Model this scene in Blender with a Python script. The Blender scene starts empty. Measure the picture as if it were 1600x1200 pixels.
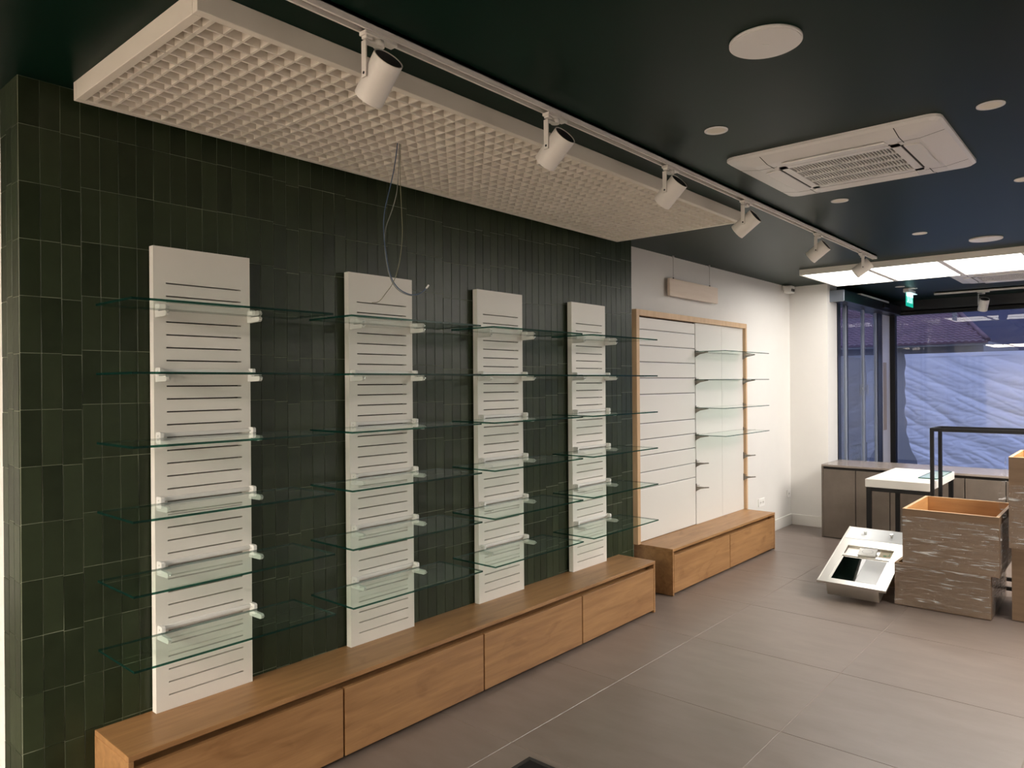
import bpy, bmesh, math, random
from mathutils import Vector, Matrix, noise
random.seed(7)
S = bpy.context.scene
COL = S.collection

# ------------------------------------------------------------------ camera, world, exposure
CAM = Vector((2.8618, 0.0, 1.6))
RT = Vector((0.75401951, 0.65681253, -0.00720241)); UP = Vector((0.00486601, 0.00537925, 0.99997369)); FW = Vector((-0.65683399, 0.75403472, -0.00086))
FPX = 1131.1
cd = bpy.data.cameras.new('camera'); cam = bpy.data.objects.new('camera', cd); COL.objects.link(cam)
cd.sensor_fit = 'HORIZONTAL'; cd.sensor_width = 36; cd.lens = FPX / 1600 * 36; cd.clip_start = 0.02; cd.clip_end = 200
cam.matrix_world = Matrix(((RT.x, UP.x, -FW.x, CAM.x), (RT.y, UP.y, -FW.y, CAM.y), (RT.z, UP.z, -FW.z, CAM.z), (0, 0, 0, 1)))
S.camera = cam
S.view_settings.view_transform = 'Standard'; S.view_settings.look = 'None'; S.view_settings.gamma = 1
S.view_settings.use_curve_mapping = False
S.view_settings.exposure = 0.25
PANEL_E = 6.6          # radiance of the ceiling light diffusers
W = bpy.data.worlds.new('dusk_sky'); S.world = W; W.use_nodes = True
W.node_tree.nodes['Background'].inputs[0].default_value = (0.39, 0.45, 0.71, 1)
W.node_tree.nodes['Background'].inputs[1].default_value = 3.2

# ------------------------------------------------------------------ materials
MAT = {}
def mat(name, col, rough=.5, metal=0., spec=.5, emit=None, estr=0.):
    m = bpy.data.materials.new(name); m.use_nodes = True
    b = m.node_tree.nodes['Principled BSDF']
    b.inputs['Base Color'].default_value = (*col, 1); b.inputs['Roughness'].default_value = rough
    b.inputs['Metallic'].default_value = metal; b.inputs['Specular IOR Level'].default_value = spec
    if emit: b.inputs['Emission Color'].default_value = (*emit, 1); b.inputs['Emission Strength'].default_value = estr
    MAT[name] = m; return m
def nodes(m): return m.node_tree.nodes, m.node_tree.links, m.node_tree.nodes['Principled BSDF']
def noisy(name, c1, c2, scale=(4, 4, 4), rough=.5, detail=6, bump=0., bscale=None, spec=.5, rvar=0., coord='Object', metal=0.):
    m = mat(name, c1, rough, metal, spec); N, L, b = nodes(m)
    tc = N.new('ShaderNodeTexCoord'); mp = N.new('ShaderNodeMapping'); mp.inputs['Scale'].default_value = scale
    L.new(tc.outputs[coord], mp.inputs[0])
    n = N.new('ShaderNodeTexNoise'); n.inputs['Scale'].default_value = 1; n.inputs['Detail'].default_value = detail; n.inputs['Roughness'].default_value = .62
    L.new(mp.outputs[0], n.inputs['Vector'])
    r = N.new('ShaderNodeValToRGB'); r.color_ramp.elements[0].position = .3; r.color_ramp.elements[1].position = .7
    r.color_ramp.elements[0].color = (*c1, 1); r.color_ramp.elements[1].color = (*c2, 1)
    L.new(n.outputs['Fac'], r.inputs[0]); L.new(r.outputs[0], b.inputs['Base Color'])
    if rvar:
        mr = N.new('ShaderNodeMapRange'); mr.inputs['To Min'].default_value = rough - rvar; mr.inputs['To Max'].default_value = rough + rvar
        L.new(n.outputs['Fac'], mr.inputs['Value']); L.new(mr.outputs[0], b.inputs['Roughness'])
    if bump:
        bp = N.new('ShaderNodeBump'); bp.inputs['Strength'].default_value = bump; bp.inputs['Distance'].default_value = .004
        L.new(n.outputs['Fac'], bp.inputs['Height']); L.new(bp.outputs[0], b.inputs['Normal'])
    return m
mat('ceiling_paint', (.003, .016, .010), .37, spec=.08)
noisy('white_paint', (.69, .675, .65), (.73, .715, .69), (1.5, 1.5, 1.5), .7, coord='Object')
mat('white_lacquer', (.70, .685, .65), .42)
mat('panel_white', (.80, .77, .72), .5)
mat('white_plastic', (.80, .79, .77), .35)
mat('bright_strip', (.86, .86, .86), .25)
mat('warm_white_metal', (.80, .765, .72), .45)
mat('cool_white_plastic', (.78, .76, .75), .4)
mat('light_grille_white', (.80, .745, .66), .55)
mat('dark_gap', (.02, .018, .016), .8)
mat('slot_dark', (.03, .022, .02), .8)
mat('black_metal', (.004, .004, .005), .45, spec=.25)
mat('black_plastic', (.006, .006, .007), .45, spec=.25)
mat('grout', (.28, .30, .22), .85)
mat('floor_grout', (.26, .22, .19), .8)
mat('steel', (.62, .62, .60), .28, 1.)
mat('bracket_metal', (.23, .21, .18), .35, 1.)
mat('sink_steel', (.66, .64, .60), .34, 1.)
mat('film_white', (.72, .75, .78), .45)
mat('anthracite', (.012, .014, .020), .3, spec=.4)
mat('silver_cap', (.22, .25, .30), .35, .6)
mat('stile_grey', (.26, .29, .36), .5)
mat('lavender_post', (.55, .54, .58), .6)
mat('brown_strip', (.36, .29, .24), .7)
mat('paper_white', (.82, .82, .80), .7)
mat('paper_cream', (.70, .62, .46), .7)
mat('green_ink', (.20, .38, .22), .7)
mat('grey_ink', (.35, .36, .38), .7)
mat('blue_wire', (.05, .09, .16), .5)
mat('grey_wire', (.20, .21, .19), .5)
mat('earth_wire', (.20, .20, .12), .5)
mat('sign_green', (.01, .5, .36), .4, emit=(.01, .75, .52), estr=.45)
mat('sign_white', (.8, .95, .95), .4, emit=(.7, 1., 1.), estr=.8)
mat('diffuser', (.9, .9, .9), .5, emit=(1., .955, .89), estr=PANEL_E)
mat('warm_diffuser', (.9, .9, .9), .5, emit=(1., .90, .76), estr=36.)
mat('fill_diffuser', (.9, .9, .9), .5, emit=(1., .94, .86), estr=21.)  # stronger emission for the unseen lights added as fill
mat('asphalt', (.06, .065, .08), .9)
mat('dusk_plaster', (.20, .195, .19), .9)
mat('dark_facade', (.05, .05, .08), .9)
noisy('roof_tile', (.045, .022, .03), (.085, .042, .055), (3, 3, 3), .8)
noisy('grey_laminate', (.098, .078, .062), (.135, .108, .088), (5, 5, 5), .5, bump=.05)
noisy('grey_top', (.22, .185, .16), (.27, .23, .20), (5, 5, 5), .22)
noisy('pale_wood', (.66, .54, .44), (.73, .62, .52), (14, 2.5, 30), .6)
noisy('box_outer', (.135, .082, .045), (.18, .112, .064), (3, 3, 28), .6)
noisy('box_inner', (.42, .20, .07), (.52, .27, .10), (3, 3, 24), .5)
noisy('frame_oak', (.55, .36, .20), (.66, .46, .28), (20, 20, 3), .5)

# oak with grain running along Y and a few knots
m = mat('oak', (.45, .26, .11), .42); N, L, b = nodes(m)
tc = N.new('ShaderNodeTexCoord'); oi = N.new('ShaderNodeObjectInfo'); ad = N.new('ShaderNodeVectorMath'); ad.operation = 'ADD'
sc = N.new('ShaderNodeVectorMath'); sc.operation = 'SCALE'; sc.inputs[0].default_value = (7.3, 11.1, 5.7)
L.new(oi.outputs['Random'], sc.inputs['Scale']); L.new(tc.outputs['Object'], ad.inputs[0]); L.new(sc.outputs[0], ad.inputs[1])
def nz(scale, det, dist=0.):
    mp = N.new('ShaderNodeMapping'); mp.inputs['Scale'].default_value = scale; L.new(ad.outputs[0], mp.inputs[0])
    n = N.new('ShaderNodeTexNoise'); n.inputs['Scale'].default_value = 1; n.inputs['Detail'].default_value = det; n.inputs['Distortion'].default_value = dist
    L.new(mp.outputs[0], n.inputs['Vector']); return n
g1 = nz((26, 2.2, 26), 5, .6); g2 = nz((7, 3.2, 9), 3, 1.2); g3 = nz((160, 9, 160), 2)
r1 = N.new('ShaderNodeValToRGB'); r1.color_ramp.elements[0].position = .28; r1.color_ramp.elements[1].position = .75
r1.color_ramp.elements[0].color = (.285, .145, .058, 1); r1.color_ramp.elements[1].color = (.43, .238, .102, 1)
L.new(g1.outputs['Fac'], r1.inputs[0])
r2 = N.new('ShaderNodeValToRGB'); r2.color_ramp.elements[0].position = .24; r2.color_ramp.elements[1].position = .42
r2.color_ramp.elements[0].color = (.74, .68, .63, 1); r2.color_ramp.elements[1].color = (1, 1, 1, 1)
L.new(g2.outputs['Fac'], r2.inputs[0])
mx = N.new('ShaderNodeMixRGB'); mx.blend_type = 'MULTIPLY'; mx.inputs[0].default_value = 1
L.new(r1.outputs[0], mx.inputs[1]); L.new(r2.outputs[0], mx.inputs[2])
r3 = N.new('ShaderNodeValToRGB'); r3.color_ramp.elements[0].color = (.86, .84, .82, 1); r3.color_ramp.elements[1].color = (1.06, 1.05, 1.03, 1)
L.new(g3.outputs['Fac'], r3.inputs[0]); mx2 = N.new('ShaderNodeMixRGB'); mx2.blend_type = 'MULTIPLY'; mx2.inputs[0].default_value = 1
L.new(mx.outputs[0], mx2.inputs[1]); L.new(r3.outputs[0], mx2.inputs[2]); L.new(mx2.outputs[0], b.inputs['Base Color'])

# glazed green wall tile: each tile its own tone
m = mat('tile_green', (.04, .05, .03), .3, spec=.5); N, L, b = nodes(m)
oi = N.new('ShaderNodeObjectInfo'); at = N.new('ShaderNodeAttribute'); at.attribute_name = 'shade'
a1 = N.new('ShaderNodeMath'); a1.operation = 'ADD'; L.new(oi.outputs['Random'], a1.inputs[0]); L.new(at.outputs['Fac'], a1.inputs[1])
fr = N.new('ShaderNodeMath'); fr.operation = 'FRACT'; L.new(a1.outputs[0], fr.inputs[0])
tc = N.new('ShaderNodeTexCoord'); ge = N.new('ShaderNodeNewGeometry')
n = N.new('ShaderNodeTexNoise'); n.inputs['Scale'].default_value = 14; n.inputs['Detail'].default_value = 4; L.new(ge.outputs['Position'], n.inputs['Vector'])
mxv = N.new('ShaderNodeMath'); mxv.operation = 'MULTIPLY_ADD'; mxv.inputs[1].default_value = .55; L.new(fr.outputs[0], mxv.inputs[0])
mu = N.new('ShaderNodeMath'); mu.operation = 'MULTIPLY'; mu.inputs[1].default_value = .5; L.new(n.outputs['Fac'], mu.inputs[0]); L.new(mu.outputs[0], mxv.inputs[2])
r = N.new('ShaderNodeValToRGB'); r.color_ramp.elements[0].position = .1; r.color_ramp.elements[1].position = .95
r.color_ramp.elements[0].color = (.013, .020, .008, 1); r.color_ramp.elements[1].color = (.036, .050, .024, 1)
L.new(mxv.outputs[0], r.inputs[0]); L.new(r.outputs[0], b.inputs['Base Color'])
n2 = N.new('ShaderNodeTexNoise'); n2.inputs['Scale'].default_value = 22; n2.inputs['Detail'].default_value = 2; L.new(ge.outputs['Position'], n2.inputs['Vector'])
bp = N.new('ShaderNodeBump'); bp.inputs['Strength'].default_value = .35; bp.inputs['Distance'].default_value = .003; L.new(n2.outputs['Fac'], bp.inputs['Height']); L.new(bp.outputs[0], b.inputs['Normal'])
b.inputs['Roughness'].default_value = .36; b.inputs['Specular IOR Level'].default_value = .3

# stoneware floor tile
m = mat('floor_stone', (.2, .165, .14), .4); N, L, b = nodes(m)
ge = N.new('ShaderNodeNewGeometry'); oi = N.new('ShaderNodeObjectInfo')
mp = N.new('ShaderNodeMapping'); mp.inputs['Scale'].default_value = (3, 8, 3); L.new(ge.outputs['Position'], mp.inputs[0])
n = N.new('ShaderNodeTexNoise'); n.inputs['Scale'].default_value = 1; n.inputs['Detail'].default_value = 8; n.inputs['Roughness'].default_value = .6; L.new(mp.outputs[0], n.inputs['Vector'])
a1 = N.new('ShaderNodeMath'); a1.operation = 'MULTIPLY_ADD'; a1.inputs[1].default_value = .12; L.new(oi.outputs['Random'], a1.inputs[0]); L.new(n.outputs['Fac'], a1.inputs[2])
r = N.new('ShaderNodeValToRGB'); r.color_ramp.elements[0].position = .3; r.color_ramp.elements[1].position = .8
r.color_ramp.elements[0].color = (.150, .116, .098, 1); r.color_ramp.elements[1].color = (.205, .163, .141, 1)
L.new(a1.outputs[0], r.inputs[0]); L.new(r.outputs[0], b.inputs['Base Color'])
bp = N.new('ShaderNodeBump'); bp.inputs['Strength'].default_value = .12; bp.inputs['Distance'].default_value = .003; L.new(n.outputs['Fac'], bp.inputs['Height']); L.new(bp.outputs[0], b.inputs['Normal'])
b.inputs['Roughness'].default_value = .38; b.inputs['Specular IOR Level'].default_value = 1.

def clear(name, tint, gloss_rough=.02, ior=1.5, white=0., streak=None, boost=1.):
    m = bpy.data.materials.new(name); m.use_nodes = True; N, L = m.node_tree.nodes, m.node_tree.links; N.clear()
    o = N.new('ShaderNodeOutputMaterial'); t = N.new('ShaderNodeBsdfTransparent'); t.inputs[0].default_value = (*tint, 1)
    g = N.new('ShaderNodeBsdfGlossy'); g.inputs['Roughness'].default_value = gloss_rough; g.inputs[0].default_value = (1, 1, 1, 1)
    f = N.new('ShaderNodeFresnel'); f.inputs[0].default_value = ior; x = N.new('ShaderNodeMixShader')
    bo = N.new('ShaderNodeMath'); bo.operation = 'MULTIPLY'; bo.inputs[1].default_value = boost; bo.use_clamp = True
    gb = N.new('ShaderNodeNewGeometry'); iv = N.new('ShaderNodeMath'); iv.operation = 'SUBTRACT'; iv.inputs[0].default_value = 1; L.new(gb.outputs['Backfacing'], iv.inputs[1])
    mb = N.new('ShaderNodeMath'); mb.operation = 'MULTIPLY'; L.new(f.outputs[0], bo.inputs[0]); L.new(bo.outputs[0], mb.inputs[0]); L.new(iv.outputs[0], mb.inputs[1]); L.new(mb.outputs[0], x.inputs[0]); L.new(t.outputs[0], x.inputs[1]); L.new(g.outputs[0], x.inputs[2])
    last = x
    if streak:
        ge = N.new('ShaderNodeNewGeometry'); mp = N.new('ShaderNodeMapping'); mp.inputs['Scale'].default_value = streak; L.new(ge.outputs['Position'], mp.inputs[0])
        n = N.new('ShaderNodeTexNoise'); n.inputs['Scale'].default_value = 1; n.inputs['Detail'].default_value = 5; n.inputs['Distortion'].default_value = 1.3; L.new(mp.outputs[0], n.inputs['Vector'])
        bp = N.new('ShaderNodeBump'); bp.inputs['Strength'].default_value = 1; bp.inputs['Distance'].default_value = .012
        L.new(n.outputs['Fac'], bp.inputs['Height']); L.new(bp.outputs[0], g.inputs['Normal']); L.new(bp.outputs[0], f.inputs['Normal'])
        d = N.new('ShaderNodeBsdfDiffuse'); d.inputs[0].default_value = (.75, .75, .75, 1); L.new(bp.outputs[0], d.inputs['Normal'])  # pale diffuse streaks imitate highlights on the film wrinkles
        rr = N.new('ShaderNodeValToRGB'); rr.color_ramp.elements[0].position = .56; rr.color_ramp.elements[1].position = .72
        rr.color_ramp.elements[0].color = (white * .025, ) * 3 + (1,); rr.color_ramp.elements[1].color = (white, ) * 3 + (1,)
        L.new(n.outputs['Fac'], rr.inputs[0]); x2 = N.new('ShaderNodeMixShader'); L.new(rr.outputs[0], x2.inputs[0]); L.new(x.outputs[0], x2.inputs[1]); L.new(d.outputs[0], x2.inputs[2]); last = x2
    L.new(last.outputs[0], o.inputs[0]); MAT[name] = m; return m
clear('shelf_glass', (.90, .965, .935), .01, 1.5)
clear('window_glass', (.90, .92, .95), .005, 1.5, boost=1.15)
clear('stretch_film', (.93, .93, .93), .16, 1.45, white=.8, streak=(5, 5, 52), boost=1.1)
clear('basin_glass', (.30, .36, .35), .02, 1.5, boost=1.3)
# green polished edge of the shelf glass
m = bpy.data.materials.new('glass_edge'); m.use_nodes = True; N, L = m.node_tree.nodes, m.node_tree.links; N.clear()
o = N.new('ShaderNodeOutputMaterial'); t = N.new('ShaderNodeBsdfTransparent'); t.inputs[0].default_value = (.05, .22, .16, 1)
p = N.new('ShaderNodeBsdfPrincipled'); p.inputs['Base Color'].default_value = (.006, .045, .034, 1); p.inputs['Roughness'].default_value = .12
x = N.new('ShaderNodeMixShader'); x.inputs[0].default_value = .5; L.new(t.outputs[0], x.inputs[1]); L.new(p.outputs[0], x.inputs[2]); L.new(x.outputs[0], o.inputs[0]); MAT['glass_edge'] = m
# protective plastic sheet (lets the dusk through)
def sheet_mat(name, col, tr):
    m = bpy.data.materials.new(name); m.use_nodes = True; N, L = m.node_tree.nodes, m.node_tree.links; N.clear()
    o = N.new('ShaderNodeOutputMaterial'); p = N.new('ShaderNodeBsdfPrincipled'); p.inputs['Base Color'].default_value = (*col, 1); p.inputs['Roughness'].default_value = .38
    t = N.new('ShaderNodeBsdfTranslucent'); t.inputs[0].default_value = (*tr, 1); x = N.new('ShaderNodeMixShader'); x.inputs[0].default_value = .8
    L.new(p.outputs[0], x.inputs[1]); L.new(t.outputs[0], x.inputs[2]); L.new(x.outputs[0], o.inputs[0]); MAT[name] = m
sheet_mat('plastic_sheet', (.62, .64, .70), (.80, .82, .90))
sheet_mat('grey_sheet', (.50, .49, .48), (.52, .47, .38))

# ------------------------------------------------------------------ mesh helpers
class B:
    """collects geometry in one bmesh"""
    def __init__(s): s.bm = bmesh.new()
    def box(s, x0, x1, y0, y1, z0, z1, bev=0., seg=1, mi=0):
        vs = [s.bm.verts.new((x, y, z)) for x in (x0, x1) for y in (y0, y1) for z in (z0, z1)]
        q = [(0, 1, 3, 2), (4, 6, 7, 5), (0, 4, 5, 1), (2, 3, 7, 6), (0, 2, 6, 4), (1, 5, 7, 3)]
        fs = [s.bm.faces.new([vs[i] for i in f]) for f in q]
        for f in fs: f.material_index = mi
        if bev:
            es = list({e for f in fs for e in f.edges})
            bmesh.ops.bevel(s.bm, geom=es, offset=bev, segments=seg, profile=.5, affect='EDGES')
        return s
    def cyl(s, c, r, h, axis=(0, 0, 1), n=32, r2=None, cap=True, mi=0):
        a = Vector(axis).normalized(); t = Vector((1, 0, 0)) if abs(a.x) < .9 else Vector((0, 1, 0)); u = a.cross(t).normalized(); v = a.cross(u)
        c = Vector(c); r2 = r if r2 is None else r2; A = []; D = []
        for i in range(n):
            w = 2 * math.pi * i / n; d = u * math.cos(w) + v * math.sin(w)
            A.append(s.bm.verts.new(c + d * r)); D.append(s.bm.verts.new(c + a * h + d * r2))
        for i in range(n):
            f = s.bm.faces.new((A[i], A[(i + 1) % n], D[(i + 1) % n], D[i])); f.smooth = True; f.material_index = mi
        if cap:
            f = s.bm.faces.new(A[::-1]); f.material_index = mi; f = s.bm.faces.new(D); f.material_index = mi
        return s
    def prof(s, pts, y0, y1, ax='y'):
        """polygon extruded along one axis; pts are the other two coordinates"""
        def P(a, b, t): return {'y': (a, t, b), 'x': (t, a, b), 'z': (a, b, t)}[ax]
        A = [s.bm.verts.new(P(a, b, y0)) for a, b in pts]; D = [s.bm.verts.new(P(a, b, y1)) for a, b in pts]; n = len(pts)
        s.bm.faces.new(A); s.bm.faces.new(D[::-1])
        for i in range(n): s.bm.faces.new((A[i], D[i], D[(i + 1) % n], A[(i + 1) % n]))
        return s
    def tube(s, pts, r, n=8):
        pts = [Vector(p) for p in pts]; rings = []
        for i, p in enumerate(pts):
            d = (pts[min(i + 1, len(pts) - 1)] - pts[max(i - 1, 0)]).normalized(); t = Vector((0, 0, 1)) if abs(d.z) < .9 else Vector((1, 0, 0))
            u = d.cross(t).normalized(); v = d.cross(u)
            rings.append([s.bm.verts.new(p + (u * math.cos(2 * math.pi * k / n) + v * math.sin(2 * math.pi * k / n)) * r) for k in range(n)])
        for a, c in zip(rings, rings[1:]):
            for k in range(n):
                f = s.bm.faces.new((a[k], a[(k + 1) % n], c[(k + 1) % n], c[k])); f.smooth = True
        s.bm.faces.new(rings[0][::-1]); s.bm.faces.new(rings[-1]); return s
    def quad(s, a, b, c, d, mi=0):
        f = s.bm.faces.new([s.bm.verts.new(p) for p in (a, b, c, d)]); f.material_index = mi; return s
    def mesh(s, name, *mats):
        bmesh.ops.recalc_face_normals(s.bm, faces=s.bm.faces[:])
        me = bpy.data.meshes.new(name); s.bm.to_mesh(me); s.bm.free()
        for m in mats: me.materials.append(MAT[m])
        return me
def ob(name, me, parent=None, loc=(0, 0, 0), rot=(0, 0, 0)):
    o = bpy.data.objects.new(name, me); COL.objects.link(o); o.location = loc; o.rotation_euler = rot
    if parent: o.parent = parent
    return o
def part(name, b, m, parent=None, **k):
    return ob(name, b.mesh(name, *([m] if isinstance(m, str) else m)), parent, **k)
def tag(o, label, cat, group=None):
    o['label'] = label; o['category'] = cat
    if group: o['group'] = group
    return o
def thing(name, label, cat, loc=(0, 0, 0), group=None, rot=(0, 0, 0)):
    o = bpy.data.objects.new(name, None); COL.objects.link(o); o.location = loc; o.rotation_euler = rot; o.empty_display_size = .1
    return tag(o, label, cat, group)
def struct(o): o['kind'] = 'structure'; return o
def copy_tree(o, parent=None):
    c = o.copy(); COL.objects.link(c)
    if parent: c.parent = parent
    for ch in list(o.children): copy_tree(ch, c)
    return c
def text_mesh(name, body, size, m, ext=.0005):
    cu = bpy.data.curves.new(name, 'FONT'); cu.body = body; cu.size = size; cu.align_x = 'CENTER'; cu.align_y = 'CENTER'; cu.extrude = ext; cu.resolution_u = 3
    t = bpy.data.objects.new(name, cu); COL.objects.link(t); dg = bpy.context.evaluated_depsgraph_get()
    me = bpy.data.meshes.new_from_object(t.evaluated_get(dg)); bpy.data.objects.remove(t); bpy.data.curves.remove(cu)
    me.materials.clear(); me.materials.append(MAT[m]); return me
def ray(u, v): return FW + RT * ((u - 800) / FPX) - UP * ((v - 600) / FPX)

C = 2.657              # ceiling height
XW = -.123             # plane of the white side wall
YF = 8.18              # far return wall

# ------------------------------------------------------------------ room shell
fl = struct(part('floor', B().box(-3.6, 5.3, -6.6, 10.8, -.12, -.0014), 'floor_grout'))
P = .872; xs = [.735 + P * k for k in range(-5, 6)]; ys = [4.164 + P * k for k in range(-13, 8)]
tm = B().box(0, P - .003, 0, P - .003, -.01, 0, .001).mesh('floor_tile', 'floor_stone')
for x in xs[:-1]:
    for y in ys[:-1]:
        ob('floor_tile', tm, fl, (x + .0011, y + .0011, 0))
struct(part('ceiling', B().box(-3.6, 5.3, -6.6, 10.9, C, C + .15), 'ceiling_paint'))
struct(part('wall_left', B().box(-.45, XW, .775, 8.4, 0, C), 'white_paint'))
struct(part('wall_far', B().box(XW, .285, YF, 8.50, 0, C), 'white_paint'))
mat('grey_paint', (.30, .29, .28), .7); struct(part('wall_right', B().box(5.2, 5.3, -6.6, 10.8, 0, C), 'grey_paint'))
struct(part('wall_back', B().box(-3.6, 5.3, -6.6, -6.5, 0, C), 'white_paint'))
struct(part('wall_annex_side', B().box(-3.6, -3.5, -6.5, .76, 0, C), 'white_paint'))
mat('beige_paint', (.36, .31, .26), .7); struct(part('wall_annex_end', B().box(-3.5, -.45, .775, .9, 0, C), 'beige_paint'))
struct(part('wall_front', B().box(.30, 5.2, 10.72, 10.86, 0, .44), 'anthracite')); struct(part('wall_over_window', B().box(.30, 5.2, 10.70, 10.86, 2.515, C), 'anthracite'))
struct(part('wall_over_door', B().box(.18, .29, 8.50, 10.86, 2.47, C), 'anthracite'))
def baseb(name, x0, x1, y0, y1): return struct(part(name, B().box(x0, x1, y0, y1, 0, .118, .004, 2), 'white_lacquer'))
baseb('baseboard_left', XW, XW + .014, 6.86, YF); baseb('baseboard_far', XW + .014, .285, YF - .014, YF)

# ---- tiled facing of the left wall
tw = struct(part('wall_left_tiled', B().box(XW, -.0022, .7525, 4.647, 0, C).box(-.194, XW, .7525, .7745, 0, C), 'grout'))
TWd, TH = .0635, .1945
def tile_b(bm_b, x0, x1, y0, y1, z0, z1): bm_b.box(x0, x1, y0, y1, z0, z1, .0012)
cols = int((4.647 - .752) / TWd) + 1; tiles = []; off = .018; hold = 0
PANELS = [1.1745, 2.0682, 2.9417, 3.8333]; PWd = .3927
for c in range(cols):
    if hold <= 0: off = (.018 + random.uniform(-.028, .028)); hold = random.choice((1, 2, 3, 3, 4))
    hold -= 1
    y0 = .7525 + c * TWd; y1 = min(y0 + TWd, 4.647); z = C - .155 - off
    rows = [(z, C - .001)]; zz = z
    while zz > .01: rows.append((max(zz - TH, .002), zz)); zz -= TH
    for a, bb in rows:
        if bb - a < .012: continue
        zc = (a + bb) / 2; yc = (y0 + y1) / 2
        hid = any(p - .01 < yc < p + PWd + .01 and .36 < zc < 2.1 for p in PANELS) or (zc < .3 and yc > 1.0) or y1 - y0 < .03
        q = Vector((0, yc, zc)) - CAM; area = (y1 - y0) * (bb - a) * abs(q.x) / q.length ** 3
        tiles.append([0 if hid else area, 'f', y0, y1, a, bb])
for c in range(3):
    off2 = random.uniform(-.02, .03); zz = C - .165 - off2; rows = [(zz, C - .001)]
    while zz > .01: rows.append((max(zz - TH, .002), zz)); zz -= TH
    for a, bb in rows:
        if bb - a < .012: continue
        x0 = -.004 - c * TWd; x1 = x0 - TWd
        q = Vector(((x0 + x1) / 2, .75, (a + bb) / 2)) - CAM; tiles.append([TWd * (bb - a) * abs(q.y) / q.length ** 3, 'e', x1, x0, a, bb])
tiles.sort(key=lambda t: -t[0]); cache = {}
def tmesh(w, h):
    k = (round(w, 4), round(h, 4))
    if k not in cache: cache[k] = B().box(-.007, 0, -w / 2 + .0010, w / 2 - .0010, -h / 2 + .0010, h / 2 - .0010, .0007).mesh('wall_tile', 'tile_green')
    return cache[k]
rest = []
for i, (ar, k, a0, a1, z0, z1) in enumerate(tiles):
    jit = random.uniform(-.0003, .0006); tr = (0, math.radians(random.gauss(0, .35)), math.radians(random.gauss(0, .5)))
    if k == 'f': loc = Vector((jit, (a0 + a1) / 2, (z0 + z1) / 2)); R = Matrix.Rotation(tr[2], 4, 'Z') @ Matrix.Rotation(tr[1], 4, 'Y')
    else: loc = Vector(((a0 + a1) / 2, .75 - jit, (z0 + z1) / 2)); R = Matrix.Rotation(-math.pi / 2 + tr[2], 4, 'Z')
    M = Matrix.Translation(loc) @ R
    if i < 298: o = ob('wall_tile', tmesh(a1 - a0, z1 - z0), tw); o.matrix_local = M
    else: rest.append((M, a1 - a0, z1 - z0, random.random()))
V, F, SH = [], [], []
for M, w, h, s in rest:
    base = len(V); e = .0010
    for x, dy, dz in ((-.007, 0, 0), (-.0007, 0, 0), (0, .0007, .0007)):
        for sy, sz in ((-1, -1), (1, -1), (1, 1), (-1, 1)):
            V.append(M @ Vector((x, sy * (w / 2 - e - dy), sz * (h / 2 - e - dz))))
    for r_ in (0, 4):
        for k in range(4): F.append((base + r_ + k, base + r_ + (k + 1) % 4, base + r_ + 4 + (k + 1) % 4, base + r_ + 4 + k))
    F.append((base + 8, base + 9, base + 10, base + 11)); SH += [s] * 12
me = bpy.data.meshes.new('tile_field'); me.from_pydata(V, [], F); me.materials.append(MAT['tile_green'])
at = me.attributes.new('shade', 'FLOAT', 'POINT'); at.data.foreach_set('value', SH)
o = ob('tile_field', me, tw); o['kind'] = 'stuff'

# ------------------------------------------------------------------ window and door
win = struct(bpy.data.objects.new('window_1', None)); COL.objects.link(win)
part('window_frame', B().box(.292, .36, 10.70, 10.80, .44, 2.52).box(.36, 5.2, 10.70, 10.80, 2.47, 2.53).box(.36, 5.2, 10.70, 10.80, .42, .455), 'black_metal', win)
for i, (a, c) in enumerate(((.36, 2.85), (2.89, 5.2))): part('window_pane', B().box(a, c, 10.745, 10.753, .45, 2.475), 'window_glass', win)
part('mullion', B().box(2.85, 2.89, 10.71, 10.79, .45, 2.475), 'black_metal', win)
struct(part('trim_1', B().box(.36, 5.2, 10.42, 10.705, .425, .462, .004), 'white_lacquer'))
# sliding entrance door in the side of the shopfront
dr = struct(bpy.data.objects.new('door_1', None)); COL.objects.link(dr)
hd = part('operator_housing', B().box(.29, .435, 8.265, 10.72, 2.468, 2.585, .004), 'anthracite', dr)
part('end_cap', B().box(.285, .44, 8.25, 8.27, 2.463, 2.59, .006, 2), 'silver_cap', hd)
part('top_cover', B().box(.30, .435, 8.9, 10.1, 2.586, 2.606, .003), 'warm_white_metal', hd)
part('motion_sensor', B().box(.435, .462, 9.80, 10.02, 2.505, 2.56, .008, 2), 'black_plastic', hd)
for y0, y1, m in ((8.505, 8.60, 'anthracite'), (8.80, 8.825, 'stile_grey'), (8.825, 8.87, 'anthracite'), (9.505, 9.535, 'stile_grey'), (10.06, 10.085, 'stile_grey'), (10.12, 10.19, 'anthracite'), (10.19, 10.335, 'anthracite')):
    part('door_stile', B().box(.255, .295, y0, y1, .02, 2.47), m, dr)
for y0, y1 in ((8.60, 8.80), (8.87, 9.505), (9.535, 10.06)):
    part('door_pane', B().box(.272, .280, y0, y1, .06, 2.47), 'window_glass', dr)
part('bottom_rail', B().box(.255, .295, 8.60, 10.19, .0, .06), 'anthracite', dr)
part('door_decal', B(), 'grey_ink', dr).data = text_mesh('door_decal', '((\u2022o\u2022))', .15, 'grey_ink')
dd = [o for o in dr.children if o.name.startswith('door_decal')][0]; dd.location = (.2825, 9.55, 1.50); dd.rotation_euler = (math.pi / 2, 0, math.pi / 2)
po = struct(part('trim_2', B().box(.20, .296, 10.335, 10.70, 0, 2.47, .003), 'lavender_post'))
part('brown_tape_strip', B().box(.296, .2985, 10.36, 10.52, .95, 1.84), 'brown_strip', po)

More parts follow.
